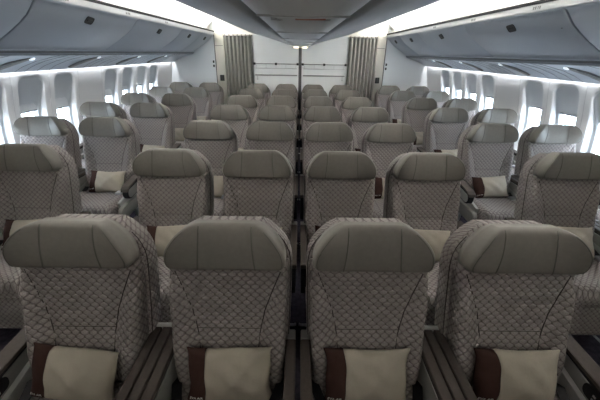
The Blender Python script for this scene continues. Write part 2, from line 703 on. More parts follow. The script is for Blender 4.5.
# --- narrow armrest beside the centre gap
ME_NARM, ME_NCAP = {}, {}
for sg in (-1, 1):
    mb = MB()
    xc = sg * .248
    mb.box((xc - .021, -.50, .600), (xc + .021, -.022, .630), BROWN, .006)
    mb.box((xc - .017, -.48, .455), (xc + .017, -.002, .602), DARK, .005)
    mb.box((xc - .015, -.40, .34), (xc + .015, .0, .46), DARK, .005)
    ME_NARM[sg] = mb.mesh('armrest')
    mb = MB()
    mb.box((xc - .020, -.022, .590), (xc + .020, .032, .629), PANEL, .006)
    ME_NCAP[sg] = mb.mesh('arm_end_cap')

# --- wide shared console of a seat pair (own origin on the floor between the two seats)
CW = 0.066
mb = MB()
mb.box((-CW + .012, -.46, .34), (CW - .012, .03, .606), DARK, .006)
ME_CBODY = mb.mesh('console_body')
mb = MB()
for k in (-1, 0, 1):
    mb.box((k * .0445 - .0195, -.50, .606), (k * .0445 + .0195, .035, .632), BROWN, .005)
mb.box((-CW + .004, -.495, .600), (CW - .004, .030, .618), GROOVE)
ME_CTOP = mb.mesh('console_top')
ME_CSIDE = {}
for sg in (-1, 1):
    mb = MB()
    mb.prism(rounded(-.485, .028, .36, .598, .05, .01, .0), sg * (CW - .008) - .006, sg * (CW - .008) + .006, PANEL, bev=.003)
    ME_CSIDE[sg] = mb.mesh('console_side_panel')
mb = MB()
mb.box((-CW + .004, .036, .575), (CW - .004, .060, .632), CREAM_P, .005)
ME_CEND = mb.mesh('console_end_plate')
mb = MB()
mb.box((-.02, -.30, 0.0), (.02, -.26, .345), DARK, .004)
mb.box((-.02, -.12, 0.0), (.02, -.08, .345), DARK, .004)
mb.box((-.025, -.33, .0), (.025, -.05, .02), METAL, .004)
ME_CLEG = mb.mesh('console_leg')

# --- seat belt: two straps, one with the buckle, lying over the cushion sides
MES_BELT = {}
for sg in (-1, 1):
    mb = MB()
    pts = [(sg * .215, -.09, .47), (sg * .21, -.14, .50), (sg * .19, -.20, .499), (sg * .175, -.25, .500)]
    loops = []
    for p in pts:
        loops.append([(p[0] - .02, p[1], p[2]), (p[0] + .02, p[1], p[2]), (p[0] + .02, p[1], p[2] + .004), (p[0] - .02, p[1], p[2] + .004)])
    mb.loft(loops, DARK, cap=True, smooth=False)
    MES_BELT[sg] = mb.mesh('seat_belt')
mb = MB()
mb.box((.145, -.31, .494), (.20, -.245, .512), METAL, .005)
ME_BUCKLE = mb.mesh('buckle')

# --- belt anchor / latch metal at the seat foot, by the aisle
ME_FOOT = {}
for sg in (-1, 1):
    mb = MB()
    mb.box((sg * .255 - .02, .02, .28), (sg * .255 + .02, .07, .33), METAL, .008)
    mb.tube([(sg * .255, .045, .30), (sg * .235, .03, .20), (sg * .18, .03, .03)], .012, DARK, 6)
    ME_FOOT[sg] = mb.mesh('recline_link')

# ------------------------------------------------------------------ pillow
PW, PH = 0.168, 0.110


def pillow_pt(a, b, side, seed):
    # a,b in -1..1 across and up; pinched corners, soft belly, a few folds
    x = PW * a * (1 - .07 * (1 - b * b)) * (1 + .02 * math.sin(5 * b + seed))
    y = PH * b * (1 - .09 * (1 - a * a)) * (1 + .02 * math.sin(4 * a + seed * 2))
    t = max((1 - a ** 2) * (1 - b ** 2), 0) ** .42
    t *= .052
    f = .004 * math.sin(9 * a + 6 * b + seed) * (1 - a * a) * (1 - b * b)
    f += .005 * math.exp(-((a * .8 - b * .5 - .15) / .10) ** 2) * (1 - b * b) * (1 - a * a)
    return x, y, side * (t + .003) + (f if side > 0 else 0)


A_BAND = -0.54


def pillow_mesh(a0, a1, mt, seed, name):
    mb = MB()
    nx, ny = (24, 18) if a1 - a0 > 1 else (10, 18)
    ids = {}
    for side in (1, -1):
        for i in range(nx + 1):
            for j in range(ny + 1):
                a = lerp(a0, a1, i / nx)
                b = -1 + 2 * j / ny
                b = math.sin(b * PI / 2) * .6 + b * .4
                x, y, z = pillow_pt(a, b, side, seed)
                ids[side, i, j] = mb.vert((x, -z, y))
        for i in range(nx):
            for j in range(ny):
                q = [ids[side, i, j], ids[side, i + 1, j], ids[side, i + 1, j + 1], ids[side, i, j + 1]]
                mb.face(q if side > 0 else q[::-1], mt)
    # rim
    for i in range(nx):
        for j in (0, ny):
            mb.face([ids[1, i, j], ids[1, i + 1, j], ids[-1, i + 1, j], ids[-1, i, j]], mt)
    for j in range(ny):
        for i in (0, nx):
            mb.face([ids[1, i, j], ids[1, i, j + 1], ids[-1, i, j + 1], ids[-1, i, j]], mt)
    return mb.mesh(name)


ME_PIL = [(pillow_mesh(A_BAND, 1, CREAM, sd, 'pillow'), pillow_mesh(-1, A_BAND, DKBROWN, sd, 'brown_band')) for sd in (0.3, 2.1, 4.0)]

# lettering woven on the brown band
cu = bpy.data.curves.new('lettering', 'FONT')
cu.body = 'EVA AIR'
cu.size = .0155
cu.align_x = 'CENTER'
cu.extrude = .0006
tmp = bpy.data.objects.new('lettering_source', cu)
COL.objects.link(tmp)
bpy.context.view_layer.update()
dg = bpy.context.evaluated_depsgraph_get()
ME_TEXT = bpy.data.meshes.new_from_object(tmp.evaluated_get(dg))
ME_TEXT.materials.clear()
ME_TEXT.materials.append(THREAD)
bpy.data.objects.remove(tmp)
# bend the letters on to the band's surface
for v in ME_TEXT.vertices:
    xx, yy, zz = v.co
    a = -.765 + xx / PW
    b = -.80 + yy / PH
    px, py, pz = pillow_pt(a, b, 1, 0.3)
    v.co = (px, -(pz + .0012 + max(zz, 0)), py)

# ------------------------------------------------------------------ setting: floor, walls, ceiling, windows
mb = MB()
mb.box((-2.90, Y_FRONT, -.05), (2.90, Y_END + .2, 0.0), CARPET)
struct('floor', mb)
mb = MB()
for x in (-.445, -.115, .115, .445, -1.025, -.695, 1.025, .695, -2.035, -1.705, 2.035, 1.705, -2.645, -2.315, 2.645, 2.315):
    mb.box((x - .012, Y_FRONT, 0.0), (x + .012, Y_END, .0012), MARK)
t_ = struct('trim_1', mb)

# side wall profile: X as a function of z
WP = [(0.0, 2.81), (.2, 2.815), (.4, 2.82), (.7, 2.82), (.95, 2.80), (1.2, 2.765), (1.4, 2.72), (1.55, 2.70), (1.70, 2.69)]


def wx(z):
    return interp(WP, z)


WIN_Y = [2.46, 2.965, 3.47, 3.98, 5.0, 5.5, 6.0, 6.5]
WHW = 0.2525           # half panel width
WZ0, WZ1 = 0.56, 1.50  # panel heights
zs_all = [0, .1, .2, .3, .4, .5, .56, .65, .75, .85, .95, 1.05, 1.15, 1.25, 1.35, 1.45, 1.50, 1.60, 1.70]


def wall_mesh(s):
    mb = MB()

    def strip(y0, y1, zs):
        rows = [[(s * wx(z), y0, z) for z in zs], [(s * wx(z), y1, z) for z in zs]]
        mb.loft(rows, WALL, closed=False)
    edges = [Y_FRONT]
    y = Y_FRONT
    for wy in WIN_Y:
        a, b = wy - WHW, wy + WHW
        if a > y + 1e-4:
            strip(y, a, zs_all)
        strip(a, b, [z for z in zs_all if z <= WZ0 + 1e-6])
        strip(a, b, [z for z in zs_all if z >= WZ1 - 1e-6])
        y = b
    strip(y, Y_END + .2, zs_all)
    return mb


wl = struct('wall_left', wall_mesh(-1))
wr = struct('wall_right', wall_mesh(1))


def rrect(cy, cz, hy, hz, r, n):
    """n points round a rounded rectangle (y, z), straights sampled too, same order for every size"""
    pts = []
    per = n // 4
    na = per // 2
    nv = per // 3
    nh = per - na - nv

    def quarter(sy, sz):
        q = [(hy, (hz - r) * (k + .5) / nv) for k in range(nv)]
        q += [(hy - r + r * math.cos(math.radians(90 * (k + .5) / na)), hz - r + r * math.sin(math.radians(90 * (k + .5) / na))) for k in range(na)]
        q += [((hy - r) * (nh - k - .5) / nh, hz) for k in range(nh)]
        return [(cy + sy * a, cz + sz * b) for a, b in q]
    pts += quarter(1, 1)
    pts += quarter(-1, 1)[::-1]
    pts += quarter(-1, -1)
    pts += quarter(1, -1)[::-1]
    return pts


def win_loop(s, pts, depth):
    return [(s * (wx(z) + (depth(y, z) if callable(depth) else depth)), y, z) for (y, z) in pts]


def make_window(i, s, wy, shade_z):
    n = 64
    mb = MB()
    rec_c, rec_hz = 1.04, .435             # the recess runs from .605 to 1.475
    dep = lambda y, z: .030 + .040 * sstep(1.42, 1.10, z)
    op_c, op_hy, op_hz = 1.00, .135, .195  # the opening itself
    # the outer border must reach the wall rectangle: subdivide its straight sides by the corner points only
    per = n // 4
    outer = []
    cor = ((wy + WHW, WZ1), (wy - WHW, WZ1), (wy - WHW, WZ0), (wy + WHW, WZ0))
    base = rrect(wy, rec_c, .183, rec_hz, .10, n)
    for (y, z) in base:                     # push each recess point out to the rectangle
        dy, dz = y - wy, z - (WZ0 + WZ1) / 2
        k = min(WHW / abs(dy) if abs(dy) > 1e-6 else 9e9, ((WZ1 - WZ0) / 2) / abs(dz) if abs(dz) > 1e-6 else 9e9)
        outer.append((wy + dy * k, (WZ0 + WZ1) / 2 + dz * k))
    for q in range(4):                      # snap the nearest point of each quarter on to the corner
        best = min(range(n), key=lambda j: (outer[j][0] - cor[q][0]) ** 2 + (outer[j][1] - cor[q][1]) ** 2)
        outer[best] = cor[q]
    loops = [win_loop(s, outer, 0.0), win_loop(s, base, 0.0),
             win_loop(s, rrect(wy, rec_c, .178, rec_hz - .005, .097, n), .004),
             win_loop(s, rrect(wy, rec_c, .172, rec_hz - .010, .092, n), lambda y, z: dep(y, z) * .75),
             win_loop(s, rrect(wy, rec_c - .002, .164, rec_hz - .020, .088, n), dep),
             win_loop(s, rrect(wy, op_c, op_hy + .012, op_hz + .014, .075, n), dep),
             win_loop(s, rrect(wy, op_c, op_hy + .004, op_hz + .004, .070, n), lambda y, z: dep(y, z) + .014),
             win_loop(s, rrect(wy, op_c, op_hy, op_hz, .068, n), lambda y, z: dep(y, z) + .05)]
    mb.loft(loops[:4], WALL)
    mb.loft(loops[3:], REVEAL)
    w = put('window_%d' % i, mb.mesh('window'), kind='structure')
    # pane
    mb = MB()
    pl = win_loop(s, rrect(wy, op_c, op_hy - .001, op_hz - .001, .067, n), lambda y, z: dep(y, z) + .045)
    ids = [mb.vert(p) for p in pl]
    mb.face(ids, GLASS, smooth=False)
    put('window_pane', mb.mesh('window_pane'), w)
    # pull-down shade just inside the pane, its lower lip a grip bar
    ztop = op_c + op_hz + .005
    if shade_z < ztop - .01:
        mb = MB()
        zc, hz = (ztop + shade_z) / 2, (ztop - shade_z) / 2
        full = rrect(wy, op_c, op_hy + .005, op_hz + .005, .071, n)
        pts = [(y, max(z, shade_z)) for (y, z) in full]
        f = [mb.vert(p) for p in win_loop(s, pts, lambda y, z: dep(y, z) + .010)]
        b_ = [mb.vert(p) for p in win_loop(s, pts, lambda y, z: dep(y, z) + .016)]
        mb.face(f, SHADE, smooth=False)
        mb.face(list(reversed(b_)), SHADE, smooth=False)
        sh = put('window_shade', mb.mesh('window_shade'), w)
        mb = MB()
        hw = op_hy - .012
        zz = shade_z + .004
        mb.tube([(s * (wx(zz) + dep(wy, zz) + .004), wy - hw, zz), (s * (wx(zz) + dep(wy, zz) + .004), wy + hw, zz)], .009, GRIP, 8)
        put('shade_grip', mb.mesh('shade_grip'), sh)
    # daylight enters here: tell the renderer to sample the sky through this opening
    d = bpy.data.lights.new('window_portal', 'AREA')
    d.shape = 'RECTANGLE'
    d.size, d.size_y = .40, .28
    d.cycles.is_portal = True
    o = bpy.data.objects.new('window_portal', d)
    COL.objects.link(o)
    z = Vector((s, 0, 0))
    o.matrix_world = Matrix.Translation((s * 2.90, wy, 1.0)) @ Matrix((Vector((0, 0, -1)) * s, Vector((0, 1, 0)), z)).transposed().to_4x4()


SH_L = [1.10, 1.12, 1.12, 1.085, 1.11, 1.14, 1.16, 1.16]
SH_R = [1.17, 1.178, 1.178, 1.178, 1.17, 1.178, 1.178, 1.178]
i = 1
for wy, a in zip(WIN_Y, SH_L):
    make_window(i, -1, wy, a)
    i += 1
for wy, a in zip(WIN_Y, SH_R):
    make_window(i, 1, wy, a)
    i += 1

# vertical joints between the wall panels
k = 2
for s in (-1, 1):
    mb = MB()
    for yj in (3.2175, 3.725, 4.2325, 4.7475, 5.25, 5.75, 6.25, 6.7525):
        lp = [[(s * (wx(z) - .0015), yj - .004, z), (s * (wx(z) - .0015), yj + .004, z), (s * (wx(z) + .02), yj + .006, z), (s * (wx(z) + .02), yj - .006, z)] for z in zs_all if z <= 1.6]
        mb.loft(lp, JOINT, cap=True, smooth=False)
    struct('trim_%d' % k, mb)
    k += 1

# ceiling over each aisle, a white vault lit by the hidden strips
for s, nm in ((-1, 'ceiling'), (1, 'ceiling_vault')):
    mb = MB()
    prof = [(.951, 2.146), (.96, 2.22), (1.02, 2.30), (1.15, 2.335), (1.35, 2.342), (1.55, 2.340), (1.72, 2.325), (1.84, 2.285), (1.905, 2.21), (1.92, 2.115)]
    mb.loft([[(s * x, Y_FRONT, z) for x, z in prof], [(s * x, Y_END + .2, z) for x, z in prof]], WHITE, closed=False)
    o = struct(nm, mb)
    mb = MB()
    mb.box((min(s * 1.768, s * 1.93), Y_FRONT, 2.094), (max(s * 1.768, s * 1.93), Y_END, 2.118), GAP)
    struct('trim_%d' % k, mb)
    k += 1
# roof above the bins closes the shell
mb = MB()
mb.box((-2.9, Y_FRONT, 2.36), (2.9, Y_END + .2, 2.40), WALL)
for s in (-1, 1):
    mb.box((min(s * 2.70, s * 2.9), Y_FRONT, 1.69), (max(s * 2.70, s * 2.9), Y_END + .2, 2.37), WALL)
struct('ceiling_roof', mb)
# front end of the cabin, behind the viewpoint
mb = MB()
mb.box((-2.9, Y_FRONT - .06, 0), (2.9, Y_FRONT, 2.40), BULK)
struct('wall_front', mb)

# ------------------------------------------------------------------ side overhead bins
BP = [(1.775, 2.040), (1.800, 2.030), (1.822, 2.010), (1.845, 1.982), (1.885, 1.940), (1.945, 1.893), (2.02, 1.843), (2.10, 1.795), (2.18, 1.748), (2.215, 1.727), (2.237, 1.706)]
BINS = [(-.55, 1.00), (1.00, 2.55), (2.55, 4.06), (4.06, 5.56), (5.56, 6.58), (6.58, 7.44)]
LATCH_Y = [.25, 1.75, 3.245, 4.80, 6.065, 7.03]
BLAB = ['first', 'first', 'second', 'third', 'fourth', 'fifth']


def make_bin(s, k):
    y0, y1 = BINS[k]
    side = 'left' if s < 0 else 'right'
    lab = {1: 'grey overhead bin nearest the viewer above the %s windows, cut by the frame',
           2: 'large grey overhead bin above the %s windows, second from the viewer',
           3: 'grey overhead bin above the %s windows, third from the viewer',
           4: 'short grey overhead bin above the %s windows, second from the far bulkhead',
           5: 'small grey overhead bin above the %s windows, right against the far bulkhead'}[k] % side
    t = thing('overhead_bin', lab, 'overhead bin', (s * 2.2, (y0 + y1) / 2, 1.71), 'overhead bins above the %s windows' % side)
    off = Vector(t.location)

    def P(x, y, z):
        return (s * x - off.x, y - off.y, z - off.z)
    mb = MB()
    e = .0055
    e0, e1 = (.009 if k == 2 else e), (.009 if k == 1 else e)
    outer = BP
    inner = [(x + .02, z + .012) for x, z in BP]
    ol = outer + inner[::-1]
    ys = [y0 + e0, y0 + e0 + .006, y1 - e1 - .006, y1 - e1]
    loops = []
    for q, y in enumerate(ys):
        ins = .004 if q in (0, 3) else 0
        loops.append([P(x + ins, y, z + ins) for x, z in ol])
    mb.loft(loops, BIN, cap=True)
    put('bin_door', mb.mesh('bin_door'), t)
    # box body behind the door
    mb = MB()
    bl = [(1.80, 2.046), (1.90, 1.955), (2.24, 1.735), (2.62, 1.735), (2.66, 2.09), (1.80, 2.09)]
    mb.loft([[P(x, y0 + .001, z) for x, z in bl], [P(x, y1 - .001, z) for x, z in bl]], POST, cap=True, smooth=False)
    put('bin_body', mb.mesh('bin_body'), t)
    # dark recessed latch with a lever
    ly = LATCH_Y[k]
    c0, c1 = Vector((1.845, 0, 1.982)), Vector((1.885, 0, 1.940))
    d = (c1 - c0).normalized()
    nrm = Vector((-d.z, 0, d.x))
    if nrm.x > 0:
        nrm = -nrm
    cc = (c0 + c1) / 2
    mb = MB()
    mbl = MB()

    def sq(hy, hd, dn, r):
        out = []
        for (a, b) in rrect(0, 0, hy, hd, r, 24):
            p = cc + d * (b + a * .10) + nrm * dn
            out.append(P(p.x, ly + a, p.z))
        return out
    mb.loft([sq(.062, .036, -.006, .022), sq(.062, .036, .0035, .022), sq(.055, .030, .0045, .018), sq(.050, .025, .0020, .016)], LATCH, cap=True)
    lt = put('latch', mb.mesh('latch'), t)
    mbl.loft([sq(.040, .012, .0015, .008), sq(.040, .012, .006, .008), sq(.034, .008, .008, .006)], LATCH2, cap=True)
    put('latch_lever', mbl.mesh('latch_lever'), lt)
    if k in (1, 2):                          # small dark button on the door
        p = Vector((1.90, 0, 1.930))
        mb = MB()
        by = 2.45 if k == 1 else 2.67
        mb.box(tuple(min(a, b) for a, b in zip(P(1.898, by - .008, 1.925), P(1.918, by + .008, 1.945))), tuple(max(a, b) for a, b in zip(P(1.898, by - .008, 1.925), P(1.918, by + .008, 1.945))), LATCH, .003)
        if k == 2 and s > 0:
            put('door_button', mb.mesh('door_button'), t)
    return t


for s in (-1, 1):
    for kk in range(1, 6):
        make_bin(s, kk)
    # pale rail above the doors carrying the seat-row placards
    mb = MB()
    x0, x1 = sorted((s * 1.772, s * 1.83))
    mb.box((x0, Y_FRONT, 2.044), (x1, Y_END, 2.094), RAIL, .003)
    o = struct('trim_%d' % k, mb)
    k += 1
    for y in (2.82, 3.80, 4.85):
        mb = MB()
        for q in range(4):
            a = y - .045 + q * .024
            xx = s * 1.772
            mb.box((min(xx, xx - s * .0015), a, 2.060), (max(xx, xx - s * .0015), a + (.016 if q != 1 else .010), 2.080), MARK)
        put('row_placard', mb.mesh('row_placard'), o)
    # hidden end of the row of bins near the viewer
    mb = MB()
    bl = [(s * x, z) for x, z in [(1.80, 2.09)] + BP + [(2.62, 1.735), (2.66, 2.09)]]
    mb.prism([(x, z) for x, z in bl], Y_FRONT, .995, BIN, axis='y')
    struct('trim_%d' % k, mb)
    k += 1

# ------------------------------------------------------------------ passenger service panels under the side bins
PA, PB = (2.225, 1.700), (2.655, 1.522)   # inner and outer edge of the sloped panel
for s in (-1, 1):
    mb = MB()
    prof = [(2.22, 1.735), (2.222, 1.708), (2.232, 1.690), (2.262, 1.676), (2.34, 1.655), (2.45, 1.622), (2.56, 1.575), (2.648, 1.524), (2.655, 1.524), (2.655, 1.60), (2.60, 1.735)]
    mb.loft([[(s * x, Y_FRONT, z) for x, z in prof], [(s * x, Y_END, z) for x, z in prof]], BIN, cap=True)
    o = struct('trim_%d' % k, mb)
    k += 1
    mb = MB()
    seams = []
    # narrow dark strip directly under the bin doors
    mb.loft([[(s * x, Y_FRONT, z) for x, z in ((2.219, 1.712), (2.224, 1.700), (2.240, 1.682), (2.266, 1.673))], [(s * x, Y_END, z) for x, z in ((2.219, 1.712), (2.224, 1.700), (2.240, 1.682), (2.266, 1.673))]], SEAMG, closed=False)
    for base in (2.02, 3.05, 4.08, 5.11, 6.14):
        seams += [base - .30, base + .28, base + .40, base + .44, base + .48, base + .52, base + .56]
    for y in seams:
        if y > Y_END - .05:
            continue
        short = abs((y - 2.02 + .5) % 1.03 - .5) > .35 and round(((y - 2.02) % 1.03) * 100) in (44, 48, 52)
        pts = [(s * 2.2265, y, 1.697), (s * 2.260, y - .004, 1.674), (s * 2.34, y - .03, 1.6535), (s * 2.45, y - .075, 1.6205), (s * 2.56, y - .11, 1.5735), (s * 2.64, y - .125, 1.527)]
        mb.tube(pts[:2] if short else pts, .0016, SEAMG, 4)
    struct('trim_%d' % k, mb)
    k += 1


def psz(x):
    return interp([(2.262, 1.676), (2.34, 1.655), (2.45, 1.622), (2.56, 1.575), (2.648, 1.524)], x)


SUL = {2.02: 'beside the viewer', 3.05: 'nearest the viewer', 4.08: 'second from the viewer', 5.11: 'third from the viewer', 6.14: 'nearest the far bulkhead'}
for s in (-1, 1):
    side = 'left' if s < 0 else 'right'
    for yb in (3.05, 4.08, 5.11, 6.14):
        t = thing('reading_light_panel', 'slanted lamp panel with small white lamp under the %s bins, %s' % (side, SUL[yb]), 'reading light', (s * 2.45, yb, psz(2.45)), 'lamp panels under the %s bins' % side)
        ox, oy, oz = t.location

        def Q(x, y, dz):
            return (s * x - ox, y - oy, psz(x) + dz - oz)
        # raised pale frame, dark slot
        mb = MB()
        fr = [(2.335, .035), (2.36, .055), (2.42, .045), (2.52, -.02), (2.62, -.10), (2.60, -.17), (2.50, -.13), (2.40, -.065), (2.345, -.01)]
        lo = [Q(x, yb + y, .003) for x, y in fr]
        hi = [Q(x, yb + y, -.008) for x, y in fr]
        mb.loft([lo, hi], PANEL, cap=True, smooth=False)
        put('panel_frame', mb.mesh('panel_frame'), t)
        mb = MB()
        fr = [(2.385, -.05), (2.40, -.03), (2.50, -.09), (2.60, -.155), (2.59, -.165), (2.49, -.125)]
        mb.loft([[Q(x, yb + y, -.006) for x, y in fr], [Q(x, yb + y, -.0105) for x, y in fr]], POST, cap=True, smooth=False)
        put('slot', mb.mesh('slot'), t)
        mb = MB()
        cx, cy = 2.345, .030
        loops = []
        for (r, dz) in ((.021, -.004), (.021, -.013), (.014, -.017)):
            loops.append([Q(cx + r * 1.1 * math.cos(a * PI / 8), yb + cy + r * math.sin(a * PI / 8), dz) for a in range(16)])
        mb.loft(loops, LENS, cap=True)
        put('lamp_lens', mb.mesh('lamp_lens'), t)

# ------------------------------------------------------------------ centre bins (their underside fills the top of the view)
CP = [(0.0, 1.846), (.10, 1.849), (.176, 1.861)]
CD = [(.183, 1.868), (.30, 1.905), (.45, 1.950), (.62, 1.998), (.78, 2.036), (.90, 2.062), (.985, 2.085), (1.020, 2.108), (1.015, 2.135), (.96, 2.14)]
mb = MB()
full = [(-x, z) for x, z in reversed(CP)] + CP[1:]
shape = full + [(.175, 1.93), (-.175, 1.93)]
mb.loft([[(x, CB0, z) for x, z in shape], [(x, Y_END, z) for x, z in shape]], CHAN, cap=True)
t = thing('service_channel', 'flat grey panel strip along the middle of the ceiling between two dark joints', 'ceiling panel', (0, 3.2, 1.846))
o = put('channel_panel', mb.mesh('channel_panel'), t)
o.location = (0, -3.2, -1.846)
for (yb) in (1.30, 2.30, 3.30, 4.30, 5.30, 6.30):
    mb = MB()
    mb.box((-.165, yb - .0015, 1.8455), (.165, yb + .0015, 1.852), JOINT)
    o2 = put('panel_joint', mb.mesh('panel_joint'), t)
    o2.location = (0, -3.2, -1.846)
# lit sign window and tiny lamps in the strip
mb = MB()
mb.box((-.03, 1.28 + .10, 1.8448), (.085, 1.28 + .135, 1.850), SIGNRED, .002)
o2 = put('lit_sign', mb.mesh('lit_sign'), t)
o2.location = (0, -3.2, -1.846)
for (x, y) in ((-.09, 1.42), (.092, 1.40), (-.11, 1.40)):
    mb = MB()
    mb.tube([(x - .012, y, 1.8470), (x + .012, y, 1.8470)], .005, METAL, 8)
    o2 = put('small_knob', mb.mesh('small_knob'), t)
    o2.location = (0, -3.2, -1.846)
for s in (-1, 1):
    side = 'left' if s < 0 else 'right'
    mb = MB()
    sh_ = [(s * x, z) for x, z in CD] + [(s * .183, 2.14)]
    off = (s * .6, 3.2, 1.99)
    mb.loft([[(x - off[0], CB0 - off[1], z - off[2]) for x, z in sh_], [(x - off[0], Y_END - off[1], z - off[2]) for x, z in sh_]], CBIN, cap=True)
    b_ = put('overhead_bin', mb.mesh('centre_bin'), None, 'long grey centre bin overhead, its curved underside %s of the ceiling strip' % side, 'overhead bin', None, None, off)
# dark recess in the joints beside the strip
mb = MB()
for s in (-1, 1):
    x0, x1 = sorted((s * .172, s * .190))
    mb.box((x0, CB0, 1.885), (x1, Y_END, 1.93), GAP)
struct('trim_%d' % k, mb)
k += 1
mb = MB()
mb.box((-.95, CB0, 2.145), (.95, Y_END, 2.36), WALL)
struct('ceiling_core', mb)

# lit fixture at the far end of the strip
t = thing('exit_light', 'small warm lit fixture with twin lenses at the far end of the ceiling strip', 'light fixture', (0, 7.30, 1.80))
mb = MB()
mb.box((-.17, -.02, .024), (.17, .06, .050), JAMB, .008)
put('housing', mb.mesh('housing'), t)
for cx in (-.085, .085):
    mb = MB()
    mb.box((cx - .050, -.050, .020), (cx + .050, -.018, .080), SIGNLENS, .012)
    put('lens', mb.mesh('lens'), t)

# ------------------------------------------------------------------ far end: bulkheads, jambs, curtains, racks
mb = MB()
mb.box((-2.9, Y_END + .18, 0), (2.9, Y_END + .24, 2.40), BULK)
struct('wall_back', mb)
mb = MB()
for s in (-1, 1):
    x0, x1 = sorted((s * .03, s * .985))
    mb.box((x0, Y_END, 0), (x1, Y_END + .05, 2.125), BULK)
struct('wall_centre', mb)
mb = MB()
mb.box((-.032, Y_END - .008, 0), (.032, Y_END + .04, 1.93), POST)
struct('trim_%d' % k, mb)
k += 1
for s, nm in ((-1, 'wall_side_left'), (1, 'wall_side_right')):
    mb = MB()
    x0, x1 = sorted((s * 1.772, s * 2.82))
    mb.box((x0, Y_END - .004, 0), (x1, Y_END + .05, 2.12), BULK)
    struct(nm, mb)
    # jamb with a shallow upper panel and vertical edge lines
    mb = MB()
    x0, x1 = sorted((s * 1.585, s * 1.772))
    mb.box((x0, Y_END - .03, 0), (x1, Y_END + .05, 2.075), JAMB, .008)
    mb.box((x0 + .008, Y_END - .034, 1.84), (x1 - .02, Y_END - .026, 1.850), POST)
    xe = s * 1.772
    mb.box((min(xe, xe + s * .014), Y_END - .034, 0), (max(xe, xe + s * .014), Y_END, 2.09), POST)
    struct('trim_%d' % k, mb)
    k += 1
    # lintel over the aisle opening
    mb = MB()
    x0, x1 = sorted((s * .985, s * 1.78))
    mb.box((x0, Y_END + .03, 2.05), (x1, Y_END + .09, 2.36), WHITE)
    struct('trim_%d' % k, mb)
    k += 1

for s in (-1, 1):
    side = 'left' if s < 0 else 'right'
    t = thing('curtain', 'grey-beige pleated curtain closing the %s aisle beside the far bulkhead' % side, 'curtain', (s * 1.29, Y_END - .03, 0))
    mb = MB()
    n = 150
    rows = []
    for (z, sc) in ((.06, 1.0), (.5, 1.0), (1.0, .97), (1.5, .93), (1.9, .88), (2.0, .85), (2.03, .84)):
        f, b = [], []
        for q in range(n + 1):
            u = q / n
            x = lerp(-.29, .285, u)
            ph = u * 2 * PI * 7.5 + .35 * math.sin(u * 9)
            y = .027 * sc * math.sin(ph) + .008 * math.sin(2 * ph + z)
            x2 = x + .010 * math.cos(ph) * sc
            f.append((x2, y - .003, z))
            b.append((x2, y + .003, z))
        rows.append(f + b[::-1])
    mb.loft(rows, CURT, cap=True)
    put('cloth', mb.mesh('cloth'), t)
    mb = MB()
    mb.tube([(-.30, 0, 2.045), (.30, 0, 2.045)], .011, JAMB, 8)
    put('curtain_rail', mb.mesh('curtain_rail'), t)
    for q in range(7):
        mb = MB()
        x = -.26 + q * .085
        mb.box((x - .010, -.016, 2.015), (x + .010, .016, 2.062), PANEL, .004)
        put('glide', mb.mesh('glide'), t)

for s in (-1, 1):
    side = 'left' if s < 0 else 'right'
    t = thing('wall_rack', 'thin metal rail rack on the %s panel of the far bulkhead' % side, 'rack', (s * .51, Y_END, 1.47))
    mb = MB()
    mb.tube([(-.455, -.035, .045), (.455, -.035, .045)], .008, RACKG, 8)
    put('rail', mb.mesh('rail'), t)
    mb = MB()
    mb.tube([(-.44, -.030, -.045), (.44, -.030, -.045)], .007, METAL, 8)
    put('rail', mb.mesh('rail'), t)
    for q in range(5):
        x = -.42 + q * .21
        mb = MB()
        mb.tube([(x, -.032, -.045), (x, -.034, .045)], .004, METAL, 6)
        put('upright', mb.mesh('upright'), t)
    for x in (-.455, 0, .455):
        mb = MB()
        mb.box((x - .022, -.055, .022), (x + .022, .002, .066), LATCH, .006)
        put('bracket', mb.mesh('bracket'), t)
    t = thing('wall_bar', 'plain grey bar below the rail rack on the %s bulkhead panel' % side, 'bar', (s * .51, Y_END, 1.29))
    mb = MB()
    mb.box((-.45, -.03, -.012), (.45, .001, .012), RACKG, .006)
    put('bar', mb.mesh('bar'), t)
    mb = MB()
    x = s * .40
    mb.tube([(x, -.02, -.01), (x, -.022, -.075)], .008, METAL, 8)
    mb.box((x - .016, -.04, -.095), (x + .016, .0, -.07), METAL, .004)
    put('hook', mb.mesh('hook'), t)
    # handset latch on the jamb
    t = thing('door_latch', 'dark latch unit on the cream jamb beside the %s curtain' % side, 'latch', (s * 1.665, Y_END - .03, 1.22))
    mb = MB()
    mb.box((-.045, -.022, -.06), (.045, .001, .06), LATCH, .008)
    put('plate', mb.mesh('plate'), t)
    mb = MB()
    mb.box((-.012, -.04, -.045), (.012, -.018, .045), LATCH2, .006)
    put('lever', mb.mesh('lever'), t)
    for z, nm in ((1.535, 'upper'), (1.455, 'lower')):
        t = thing('coat_hook', '%s of the two small dark hooks on the %s side panel of the far bulkhead' % (nm, side), 'hook', (s * 1.83, Y_END - .004, z), 'coat hooks on the %s panel' % side)
        mb = MB()
        mb.box((-.016, -.008, -.024), (.016, .001, .024), LATCH, .004)
        put('hook_plate', mb.mesh('hook_plate'), t)
        mb = MB()
        mb.tube([(0, -.006, .01), (0, -.03, -.005), (0, -.036, .012)], .006, LATCH, 6)
        put('prong', mb.mesh('prong'), t)

# ------------------------------------------------------------------ seats
ORD = ['', 'front', 'second', 'third', 'fourth', 'fifth', 'sixth', 'rearmost']
ROW_Y = [None] + [1.026 + k for k in range(7)]
X_IN, X_OUT, X_AI, X_WI = 0.279, 0.862, 1.868, 2.478
SHOW_PILLOW = None        # filled below
SEATS = []


